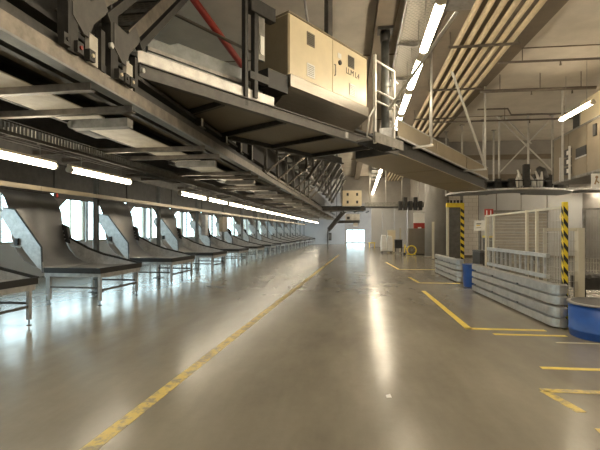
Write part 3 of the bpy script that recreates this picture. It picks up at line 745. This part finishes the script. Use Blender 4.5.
# ================================================================== inclined spurs with gussets at upper left
def spur(Y0, zt0, label):
    t = thing('inclined_spur', label, 'conveyor', (-2.85, Y0, 0))
    z0 = 3.95; dy, dz = 3.2, 3.05
    pg = MB().prism([(-0.30, 3.86), (-0.30, 4.16), (0.02, 4.16), (0.22, 4.36), (0.36, 4.22), (0.06, 3.92), (-0.02, 3.74), (-0.12, 3.74)], 0.0, 0.03, axis='x'); pg.build('gusset', M_grey, t)
    for x in (0.0, -0.62):
        q = MB()
        q.bar((x, 0.1, 4.16), (x, 0.1 + dy, 4.16 + dz), 0.05, 0.17); q.build('side_rail', M_beam if x == 0 else M_dark, t)
    q = MB().bar((-0.31, 0.04, 4.10), (-0.31, 0.04 + dy, 4.10 + dz), 0.5, 0.02); q.build('perforated_web', M_perf, t)
    q = MB().bar((-0.0, 0.34, 4.14), (-0.0, 0.34 + dy, 4.14 + dz), 0.09, 0.10); q.build('cable_duct', M_dark, t)
    for k in range(7):
        yy = 0.4 + k * 0.42
        MB().bar((-0.64, yy, 4.2 + (yy - 0.1) * dz / dy), (0.0, yy, 4.2 + (yy - 0.1) * dz / dy), 0.05).build('roller', M_galvd, t)
    box(-0.10, 0.02, -0.36, -0.20, 3.47, 4.0 + zt0).build('upright', M_dark, t)
    box(-0.02, 0.03, -0.02, 0.14, 3.47, 3.80).build('stub', M_plate, t)
    box(-0.06, 0.02, 0.22, 0.30, 3.47, 3.95).build('upright', M_dark, t)
    MB().tube([(0.04, 0.36, 3.82), (0.08, 0.36, 3.82)], 0.035, 10).build('bolt', M_alu, t)
spur(4.36, 1.6, 'steep grey conveyor spur on a gusset at the upper left corner')
spur(5.14, 0.35, 'second steep grey conveyor spur rising beside the bridge end')
MB_ = MB()

# ================================================================== lattice support behind the bridge
lt = thing('steel_trestle', 'grey lattice of posts and diagonals under the far conveyors', 'frame', (0, 0, 0))
rng = random.Random(5)
for i in range(7):
    y = 13.2 + i * 1.9
    box(-2.75 , -2.66, y, y + 0.09, 3.46, 5.4).build('post', M_galvd, lt)
    MB().bar((-2.7, y + 0.1, 3.5), (-1.5, y + 1.5, 4.9), 0.09, 0.05).build('brace', M_beam, lt)
    MB().bar((-1.4, y + 0.3, 3.3), (-0.7, y + 2.6, 4.95), 0.10, 0.05).build('brace', M_grey, lt)
    box(-1.46, -1.38, y + 0.2, y + 0.28, 3.46, 4.95).build('post', M_grey, lt)
    MB().bar((-2.7, y, 4.4), (-1.4, y, 4.4), 0.07).build('tie_bar', M_galvd, lt)
    MB().bar((-2.7, y + 0.05, 5.2), (-1.4, y + 0.25, 4.0), 0.05).build('brace', M_galvd, lt)
box(-2.9, -0.7, 13, 27, 4.98, 5.1).build('head_deck', M_grey, lt)
for x in (-2.8, -1.5): box(x, x + 0.12, 13, 27, 3.46, 3.56).build('sill_beam', M_beam, lt)
# posts between the edge beam and bridge
for i, (y, x) in enumerate(((7.9, -2.80), (9.4, -2.80), (10.6, -2.80), (11.7, -2.80))):
    t = thing('bridge_leg', 'black leg standing on the edge beam, %s under the bridge' % ORD[i], 'leg', (x, y, 0), 0, 'legs under the conveyor bridge')
    box(-0.06, 0.06, -0.06, 0.06, 3.60, 3.79 if i < 2 else 4.7).build('shaft', M_dark, t)
    box(-0.10, 0.10, -0.10, 0.10, 3.60, 3.62).build('base_plate', M_galvd, t)
    box(0.06, 0.075, -0.03, 0.03, 3.63, 3.78 if i < 2 else 4.1).build('label_strip', M_label, t)

# second bridge further back with its own cabinet
b2 = thing('conveyor_bridge', 'distant grey conveyor bridge crossing the hall', 'conveyor', (-2.6, 33.6, 0), R(4))
box(0, 4.1, -0.02, 0, 3.35, 3.62).build('front_channel', M_dark, b2)
box(0, 4.1, 0, 2.0, 3.30, 3.35).build('belly_panel', M_grey, b2)
for i in range(5): box(0.3 + i, 0.36 + i, 0, 1.9, 3.2, 3.3).build('cross_member', M_dark, b2)
box(0, 4.1, 0.4, 1.6, 3.62, 3.7).build('belt', M_black, b2)
c2 = thing('control_cabinet', 'small distant cream cabinet with dark vents on the far bridge', 'cabinet', (-0.35, 33.15, 3.64), R(5))
box(0, 1.5, 0, 0.8, 0, 1.22).build('body', M_cream, c2, bevel=0.01)
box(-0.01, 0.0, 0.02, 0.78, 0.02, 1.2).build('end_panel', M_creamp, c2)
for a in (0.02, 0.76):
    d = box(a, a + 0.72, -0.02, 0, 0.03, 1.19).build('door', M_cream, c2)
    for z in (0.2, 0.8): box(a + 0.3, a + 0.46, -0.03, -0.02, z, z + 0.22).build('vent', M_dark, d)
c3 = thing('straight_conveyor', 'distant beige conveyor with dark rollers hung across the hall', 'conveyor', (1.4, 33.7, 0), R(2))
box(0, 4.6, -0.03, 0, 3.62, 3.95).build('side_panel', M_galvd, c3)
box(0, 4.6, 0, 1.4, 3.55, 3.62).build('belly_panel', M_grey, c3)
for i in range(8): MB().tube([(0.3 + 0.55 * i, 0, 3.78), (0.3 + 0.55 * i, 1.4, 3.78)], 0.06, 8).build('roller', M_galvd, c3)
for i in range(4):
    MB().tube([(0.4 + 1.25 * i, 0.0, 3.95), (0.4 + 1.25 * i, 0.0, CEIL)], 0.04, 8).build('hanger_rod', M_alu, c3)
for i in range(5): box(2.6 + 0.38 * i, 2.86 + 0.38 * i, -0.5, -0.1, 3.3, 4.0 + 0.3 * (i % 2)).build('drive_motor', M_dark, c3)
c4 = thing('far_machine', 'pale far conveyor machine below the distant bridge', 'machine', (-0.2, 47, 0))
box(0.0, 1.6, 0, 2, 2.9, 3.6).build('cover', M_plate, c4); box(-1.2, 1.6, -0.1, 2, 2.6, 2.9).build('frame', M_dark, c4)
box(0.2, 0.5, -0.15, -0.1, 3.0, 3.3).build('vent', M_dark, c4); box(0.9, 1.4, -0.15, 0.1, 2.2, 2.6).build('chute_mouth', M_plate, c4)
for x in (-1.0, 1.4): box(x, x + 0.08, 0.5, 0.58, 3.6 if x > 0 else 2.9, CEIL).build('hanger_post', M_grey, c4)

ic = thing('inclined_conveyor', 'dark inclined conveyor dropping towards the floor at the far end of the hall', 'conveyor', (-1.0, 40.0, 0))
MB().bar((0.9, 0, 3.7), (-0.75, 0, 1.7), 0.9, 0.3).build('bed', M_grey, ic)
for y in (-0.48, 0.48): MB().bar((0.9, y, 3.85), (-0.75, y, 1.85), 0.06, 0.3).build('side_rail', M_dark, ic)
box(-0.85, -0.75, -0.4, 0.4, 0, 1.75).build('leg', M_grey, ic); box(0.5, 0.6, -0.4, 0.4, 3.3, CEIL).build('hanger_post', M_grey, ic)
ps = MB(); ps.add([(0.38, 4.12, 0.001), (0.43, 4.13, 0.001), (0.42, 4.19, 0.012), (0.375, 4.175, 0.004)], [(0, 1, 2, 3)]); ps.add([(0.38, 4.12, 0.003), (0.43, 4.13, 0.003), (0.42, 4.19, 0.014), (0.375, 4.175, 0.006)], [(3, 2, 1, 0)])
tag(ps.build('paper_scrap', M_label), 'tiny white scrap of paper lying on the bare floor', 'paper')
# ================================================================== right side: barriers, fence, ladder, bins
def wbeam(t, path, zc, hh=0.178, name='rail'):
    prof = [(0.04, -hh), (0.085, -hh * .88), (0.085, -hh * .16), (0.02, -hh * .09), (0.02, hh * .09), (0.085, hh * .16), (0.085, hh * .88), (0.04, hh)]
    prof = [(o, z) for o, z in prof] + [(o - 0.02, z) for o, z in prof[::-1]]
    n = len(prof); vs = []; fs = []
    P_ = [Vector(p) for p in path]
    for i, p in enumerate(P_):
        d = (P_[min(i+1, len(P_)-1)] - P_[max(i-1, 0)]).normalized(); nv = Vector((d.y, -d.x))
        for o, z in prof: vs.append((p.x + nv.x * o, p.y + nv.y * o, zc + z))
    for i in range(len(P_) - 1):
        for k in range(n): fs.append((i*n+k, i*n+(k+1) % n, (i+1)*n+(k+1) % n, (i+1)*n+k))
    fs += [tuple(range(n)), tuple((len(P_)-1)*n + k for k in reversed(range(n)))]
    return MB().add(vs, fs).build(name, M_barr, t)
def barrier(label, x, y0, y1, end):
    t = thing('crash_barrier', label, 'barrier', (x, y1, 0), 0)
    ln = y1 - y0
    path = [(0.0, 0.0), (0.0, -ln * .33), (0.0, -ln * .66), (0.0, -ln + 0.12)]
    if end:
        for a in range(15, 91, 15): path.append((0.12 - 0.12 * math.cos(R(a)), -ln + 0.12 - 0.12 * math.sin(R(a))))
        path.append((0.13, -ln))
    else: path.append((0.0, -ln))
    path = [(p[0], p[1]) for p in path]
    for zc in (0.20, 0.57):
        wb = wbeam(t, path[::-1] if False else path, zc)
        for yy in (-ln * .02 - 0.05, -ln * .33, -ln * .66):
            MB().tube([(-0.03, yy, zc), (-0.05, yy, zc)], 0.028, 8).build('bolt', M_grey, wb)
    for yy in (-0.15, -ln * .33, -ln * .66, -ln + 0.35):
        box(0.03, 0.14, yy - 0.05, yy + 0.05, 0, 0.74).build('post', M_galvd, t)
    return t
barrier('long double galvanised crash barrier with rounded near end beneath the ladder', 3.44, 7.36, 11.8, True)
barrier('short galvanised crash barrier further back beside the striped door post', 3.50, 13.7, 16.9, True)

def mesh_panel(t, a, b, z0, z1, step=0.05, hstep=0.20):
    # welded wire infill between two ground points
    a, b = Vector((*a, 0)), Vector((*b, 0)); L_ = (b - a).length; d = (b - a) / L_
    m = MB(); n = int(L_ / step)
    for i in range(1, n):
        p = a + d * (L_ * i / n); m.bar((p.x, p.y, z0), (p.x, p.y, z1), 0.0065)
    k = int((z1 - z0) / hstep)
    for j in range(1, k): z = z0 + (z1 - z0) * j / k; m.bar((a.x, a.y, z), (b.x, b.y, z), 0.007)
    o = m.build('wire_mesh', M_wire, t); o['kind'] = 'stuff'; return o
fe = thing('safety_fence', 'cream framed wire mesh safety fence behind the ladder', 'fence', (3.66, 0, 0))
FY = [7.55, 8.6, 9.05, 11.0]
for y in FY + [11.6]:
    box(-0.025, 0.025, y - 0.025, y + 0.025, 0, 2.05).build('post', M_framec, fe)
for a, b_ in zip(FY + [11.6], (FY + [11.6])[1:]):
    box(-0.02, 0.02, a + 0.03, b_ - 0.03, 2.0, 2.04).build('top_rail', M_framec, fe)
    box(-0.02, 0.02, a + 0.03, b_ - 0.03, 0.12, 0.16).build('bottom_rail', M_framec, fe)
    mesh_panel(fe, (0, a + 0.03), (0, b_ - 0.03), 0.16, 2.0)

def striped_post(name, label, x, y, h, wd, parts_n):
    t = thing(name, label, 'post', (x, y, 0))
    box(-wd/2, wd/2, -wd/2, wd/2, 0, h).build('core', M_yel, t)
    k = 0; z = 0.05
    pitch = 0.20
    while z < h - 0.14:
        s = MB(); e_ = wd / 2 + 0.002
        # helical black band: slanted on the visible faces
        for face in range(4):
            q = [(-e_, -e_, z + 0.10), (e_, -e_, z), (e_, -e_, z + 0.09), (-e_, -e_, z + 0.19)]
            a = face * math.pi / 2; ca, sa = math.cos(a), math.sin(a)
            s.add([(x_ * ca - y_ * sa, x_ * sa + y_ * ca, min(z_, h)) for x_, y_, z_ in q], [(0, 1, 2, 3)])
        s.build('black_stripe', M_black, t); z += pitch
    return t
striped_post('striped_post', 'yellow and black striped corner post at the end of the fence', 3.61, 7.455, 2.10, 0.07, 9)
# round lamp / disc on the post
dc = thing('warning_disc', 'small cream disc fixed beside the top of the striped post', 'disc', (3.63, 7.55, 1.86))
MB().tube([(0, 0, 0), (-0.02, 0, 0), (-0.035, 0, 0)], [0.075, 0.075, 0.05], 16).build('face', M_cream, dc)

ld = thing('ladder', 'aluminium ladder hung sideways on the fence above the crash barrier', 'ladder', (3.585, 0, 0))
box(-0.03, 0.03, 7.98, 11.2, 1.14, 1.21).build('stile', M_galv, ld)
box(-0.03, 0.03, 7.98, 11.2, 0.76, 0.83).build('stile', M_galv, ld)
for k in range(12):
    y = 8.1 + k * 0.272
    MB().box(-0.018, 0.018, y - 0.015, y + 0.015, 0.83, 1.14).build('rung', M_galv, ld)
for y in (8.66, 10.6): box(0.03, 0.06, y - 0.02, y + 0.02, 1.05, 1.25).build('hook', M_galvd, ld)

dr = thing('blue_drum', 'large blue plastic drum with grey rim at the right edge', 'drum', (3.93, 6.88, 0))
MB().tube([(0,0,0), (0,0,0.02), (0,0,0.10), (0,0,0.11), (0,0,0.13), (0,0,0.50)], [0.47, 0.48, 0.49, 0.50, 0.49, 0.50], 36).build('wall', M_blue, dr)
q = MB().tube([(0,0,0.50), (0,0,0.515), (0,0,0.53)], [0.515, 0.52, 0.51], 36); q.build('rim', M_galvd, dr)
MB().tube([(0,0,0.505), (0,0,0.535)], 0.46, 36).build('lid', M_dark, dr)
bn = thing('blue_bin', 'small blue bin between the two crash barriers', 'bin', (3.62, 12.75, 0))
MB().tube([(0,0,0), (0,0,0.03), (0,0,0.60), (0,0,0.64)], [0.22, 0.23, 0.255, 0.26], 20).build('body', M_blue, bn)
MB().tube([(0,0,0.64), (0,0,0.66)], 0.27, 20).build('rim', M_blue, bn)
# dark box behind the blue bin
db = thing('dark_crate', 'dark crate on the floor behind the blue bin', 'crate', (4.2, 13.9, 0))
box(0, 0.9, 0, 0.8, 0.1, 0.95).build('body', M_dark, db, bevel=0.02); box(0, 0.9, -0.02, 0.82, 0.95, 1.0).build('rim', M_grey, db)
for x in (0.05, 0.75): box(x, x + 0.1, 0, 0.8, 0, 0.1).build('runner', M_dark, db)

# fence with thick cream post further right
f2 = thing('inner_fence', 'low cream framed mesh gate with one thick post right of the striped post', 'fence', (0, 9.0, 0))
box(4.58, 4.70, -0.07, 0.07, 0, 1.68).build('thick_post', M_framec, f2)
box(3.95, 4.01, -0.03, 0.03, 0, 1.68).build('post', M_framec, f2)
box(4.01, 4.58, -0.02, 0.02, 1.62, 1.68).build('top_rail', M_framec, f2)
box(4.01, 4.58, -0.02, 0.02, 0.15, 0.2).build('bottom_rail', M_framec, f2)
mesh_panel(f2, (4.01, 0), (4.58, 0), 0.2, 1.62)
f3 = thing('grey_fence', 'grey wire mesh fence standing at the right edge before the wall', 'fence', (0, 12.2, 0))
for x in (6.4, 7.38, 8.9): box(x - 0.03, x + 0.03, -0.03, 0.03, 0, 2.25).build('post', M_galvd, f3)
for a, b_ in ((6.43, 7.35), (7.41, 8.87)):
    box(a, b_, -0.02, 0.02, 2.2, 2.25).build('top_rail', M_galvd, f3); box(a, b_, -0.02, 0.02, 0.1, 0.15).build('bottom_rail', M_galvd, f3)
    mesh_panel(f3, (a, 0), (b_, 0), 0.15, 2.2, 0.07)
bm_ = thing('dark_bench', 'low black roller machine behind the blue drum', 'machine', (4.85, 9.3, 0))
box(0.0, 1.3, 0, 0.5, 0.40, 0.66).build('body', M_dark, bm_, bevel=0.02)
for x in (0.08, 1.2): box(x - 0.04, x + 0.04, 0.1, 0.4, 0, 0.40).build('leg', M_black, bm_)
for k in range(5): MB().tube([(0.12 + 0.25 * k, -0.02, 0.68), (0.12 + 0.25 * k, 0.5, 0.68)], 0.05, 10).build('roller', M_grey, bm_)

# roller door in the back wall
rd = thing('roller_door', 'brown slatted roller door in the wall behind the safety fence', 'door', (7.35, 22.3, 0))
for k in range(17): 
    q = MB().prism([(0.0, 0.01 + k * 0.15), (-0.025, 0.04 + k * 0.15), (-0.025, 0.12 + k * 0.15), (0.0, 0.15 + k * 0.15), (0.03, 0.15 + k * 0.15), (0.03, 0.01 + k * 0.15)], 0.05, 2.60, axis='x'); q.build('slat', M_roll, rd)
for x in (0.0, 2.60): box(x, x + 0.06, -0.05, 0.06, 0, 2.62).build('guide_rail', M_galvd, rd)
box(0, 2.66, -0.08, 0.14, 2.58, 2.70).build('head_box', M_galvd, rd)

# far door opening with yellow head and striped jamb
X0 = 4.55
dg = thing('door_guard', 'yellow topped door guard with striped jamb beside the white block wall', 'door guard', (4.62, 20.2, 0))
box(0.0, 0.10, 0, 0.1, 0, 2.75).build('jamb', M_framec, dg)
box(-0.02, 0.78, -0.02, 0.12, 2.75, 2.95).build('head_bar', M_yel, dg)
box(0.10, 0.66, 0.05, 0.09, 0.05, 2.75).build('door_leaf', M_grey, dg)
box(0.62, 0.78, 0, 0.12, 0, 2.75).build('striped_jamb', M_yel, dg)
for k in range(8):
    z = 0.2 + k * 0.32
    MB().prism([(0.618, z + 0.12), (0.782, z), (0.782, z + 0.15), (0.618, z + 0.27)], -0.004, 0.0).build('black_stripe', M_black, dg)
for k in range(5): box(0.02 + k * 0.15, 0.10 + k * 0.15, 0, 0.1, 2.95, 3.08).build('lamp_stub', M_dark, dg)
mesh = None
# sign boards
def sign(name, label, X, Y, Z, w_, h_): 
    t = thing(name, label, 'sign', (X, Y, Z)); box(-w_/2, w_/2, -0.012, 0.012, -h_/2, h_/2).build('board', M_label, t); return t
s1 = sign('notice_board', 'square white notice with faint marks left of the safety fence', 4.70, 15.5, 1.83, 0.42, 0.36)
for z, l, m in ((0.06, 0.16, M_dark), (0.0, 0.12, M_yel), (-0.07, 0.16, M_wire)): box(-0.14, -0.14 + l, -0.016, -0.012, z - 0.015, z + 0.015).build('printed_mark', m, s1)
box(-0.03, 0.03, 0.015, 0.06, -1.83, 0.2).build('stand', M_galvd, s1)
s2 = thing('red_sign', 'small red and white sign on the fence beside the notice', 'sign', (4.05, 12.6, 2.14))
box(-0.12, 0.12, -0.01, 0.01, -0.10, 0.12).build('board', M_red, s2)
for x in (-0.06, 0.05): box(x - 0.012, x + 0.012, -0.014, -0.01, -0.06, 0.08).build('printed_mark', M_label, s2)
box(-0.02, 0.02, 0.01, 0.04, -2.14, 0.05).build('stand', M_framec, s2)
bl = thing('black_box_stand', 'black box with yellow top on a stand below the notice', 'box', (4.85, 15.2, 0))
box(-0.12, 0.12, -0.1, 0.1, 0.7, 1.4).build('box', M_black, bl); box(-0.14, 0.16, -0.12, 0.12, 1.4, 1.47).build('lid', M_yel, bl); box(-0.03, 0.03, -0.03, 0.03, 0, 0.7).build('stand', M_grey, bl)
tag(MB().tube([(7.02, 26.8, 0), (7.02, 26.8, 4.4)], 0.09, 12).build('drain_pipe', M_galvd), 'vertical grey pipe on the white block wall', 'pipe')

# concrete column
co = thing('concrete_column', 'thick round grey concrete column right of the carts', 'column', (5.62, 27.3, 0))
MB().tube([(0,0,0), (0,0,CEIL)], 0.72, 40).build('shaft', M_col, co)
MB().tube([(0,0,0), (0,0,0.08)], 0.76, 40).build('base_ring', M_concb, co)

# ================================================================== carts and small things in the far right
wc = thing('wrapped_cart', 'roll cart wrapped in white film at the far right', 'cart', (2.55, 31.9, 0))
for i, (x, wdt, h) in enumerate(((0.0, 0.40, 1.35), (0.44, 0.38, 1.30))):
    q = MB(); q.prism([(x, 0.18), (x + wdt, 0.18), (x + wdt + 0.02, h * .6), (x + wdt - 0.03, h), (x + 0.04, h + 0.04), (x - 0.03, h * .55)], 0, 0.7); q.build('film_wrap', M_bag, wc, bevel=0.05)
box(-0.02, 0.86, -0.02, 0.72, 0.12, 0.18).build('base', M_galvd, wc)
for x in (0.08, 0.74):
    for y in (0.06, 0.62): MB().tube([(x - 0.02, y, 0.06), (x + 0.02, y, 0.06)], 0.06, 10).build('caster', M_black, wc)
cbx = thing('cardboard_carton', 'tall beige carton stack behind the white wrapped cart', 'carton', (3.2, 34.0, 0))
box(0, 0.65, 0, 0.6, 0, 1.0).build('carton_body', M_cream, cbx); box(0.02, 0.63, 0.02, 0.58, 1.0, 1.75).build('carton_top', M_cream, cbx)
bb = thing('black_bin', 'black wheeled bin beside the white wrapped cart', 'bin', (3.72, 31.2, 0))
box(-0.26, 0.26, -0.25, 0.25, 0.42, 1.0).build('body', M_black, bb, bevel=0.03); box(-0.28, 0.28, -0.27, 0.27, 1.0, 1.05).build('lid', M_dark, bb)
fr = MB(); fr.box(-0.24, -0.2, -0.2, 0.2, 0.1, 0.42); fr.box(0.2, 0.24, -0.2, 0.2, 0.1, 0.42); fr.build('frame', M_dark, bb)
for x in (-0.22, 0.22): MB().tube([(x - 0.03, -0.2, 0.09), (x + 0.03, -0.2, 0.09)], 0.09, 12).build('wheel', M_galvd, bb)
ht = thing('hose_cart', 'yellow reel trolley with round wheel in front of the grey cabinet', 'trolley', (4.05, 29.3, 0))
pts = [(0.32 + 0.30 * math.cos(R(a)), -0.05, 0.36 + 0.30 * math.sin(R(a))) for a in range(0, 361, 15)]
MB().tube(pts, 0.04, 8).build('reel_wheel', M_yel, ht)
for a in range(0, 180, 45): MB().tube([(0.32 + 0.28 * math.cos(R(a)), -0.05, 0.36 + 0.28 * math.sin(R(a))), (0.32 - 0.28 * math.cos(R(a)), -0.05, 0.36 - 0.28 * math.sin(R(a)))], 0.014, 6).build('spoke', M_galvd, ht)
fr = MB(); fr.tube([(-0.15, 0.05, 0.04), (-0.12, 0.05, 0.75)], 0.03, 8); fr.tube([(-0.15, 0.05, 0.08), (0.6, 0.05, 0.08)], 0.03, 8); fr.tube([(-0.12, 0.05, 0.7), (0.1, 0.05, 0.1)], 0.03, 8); fr.build('frame', M_yel, ht)
MB().tube([(-0.15, -0.04, 0.10), (-0.15, 0.12, 0.10)], 0.10, 12).build('wheel', M_black, ht)
gc = thing('grey_cabinet', 'tall grey steel cabinet standing before the column', 'cabinet', (4.28, 30.0, 0))
box(0, 1.12, 0, 0.6, 0.08, 1.85).build('body', M_belly, gc, bevel=0.01); box(0.02, 0.56, -0.02, 0, 0.1, 1.83).build('door', M_belly, gc); box(0.57, 1.1, -0.02, 0, 0.1, 1.83).build('door', M_belly, gc)
box(0.05, 1.07, 0.05, 0.55, 0, 0.08).build('plinth', M_dark, gc)
for i, (x, y, h, m, l) in enumerate(((4.02, 33.0, 1.9, M_framec, 'slim cream board standing left of the grey cabinet'), (5.6, 29.4, 1.6, M_wpanel, 'pale board leaning by the grey cabinet'), (4.95, 25.3, 2.2, M_framec, 'slim cream post before the concrete column'))):
    o = thing('standing_board', l, 'board', (x, y, 0)); box(0, 0.13, 0, 0.05, 0.03, h).build('panel', m, o); box(-0.03, 0.16, -0.08, 0.13, 0, 0.03).build('foot', M_dark, o)
rb = thing('red_box', 'red hose box with white panel on the wall behind the grey cabinet', 'box', (5.15, 33.3, 0))
box(0, 0.85, 0, 0.3, 1.72, 2.3).build('box', M_red, rb); box(0, 0.85, 0.02, 0.3, 2.3, 3.1).build('panel', M_label, rb); box(0.35, 0.5, 0.05, 0.2, 0, 1.72).build('stand', M_grey, rb); box(0.3, 0.55, -0.01, 0, 1.8, 1.98).build('printed_mark', M_label, rb)
yb = thing('yellow_stand', 'low yellow trestle at the foot of the far panel wall', 'stand', (2.5, 43.0, 0))
box(-0.35, 0.35, 0, 0.08, 0.45, 0.55).build('bar', M_yel, yb)
for x in (-0.25, 0.25): MB().bar((x, -0.2, 0), (x, 0.04, 0.5), 0.07).build('leg', M_yel, yb)
fx = thing('fire_extinguisher_box', 'small dark box on the pale far end wall', 'box', (-2.3, 55.2, 1.0))
box(-0.28, 0.28, -0.1, 0.08, -0.5, 0.5).build('body', M_dark, fx); box(-0.2, 0.2, -0.12, -0.1, -0.3, 0.3).build('front', M_grey, fx)

# ================================================================== the hall's axis: rows turned a little clockwise about a near pivot
def turn(names, pivot, deg):
    T = Matrix.Translation((*pivot, 0)); M = T @ Matrix.Rotation(R(-deg), 4, 'Z') @ T.inverted()
    for o in list(COL.objects):
        if o.parent is None and o.name.split('.')[0] in names:
            m = M @ (Matrix.Translation(o.location) @ o.rotation_euler.to_matrix().to_4x4())
            o.location = m.to_translation(); o.rotation_euler = m.to_euler()
turn({'sorting_chute', 'support_post', 'junction_box', 'rail', 'overhead_sorter', 'cable_tray', 'fluorescent_lamp', 'steel_trestle', 'bridge_leg'}, (-5.3, 9), 1.75)
turn({'ceiling_lamp', 'ceiling_tray', 'ceiling_pipe', 'pipe_hanger'}, (2.0, 9), 1.6)
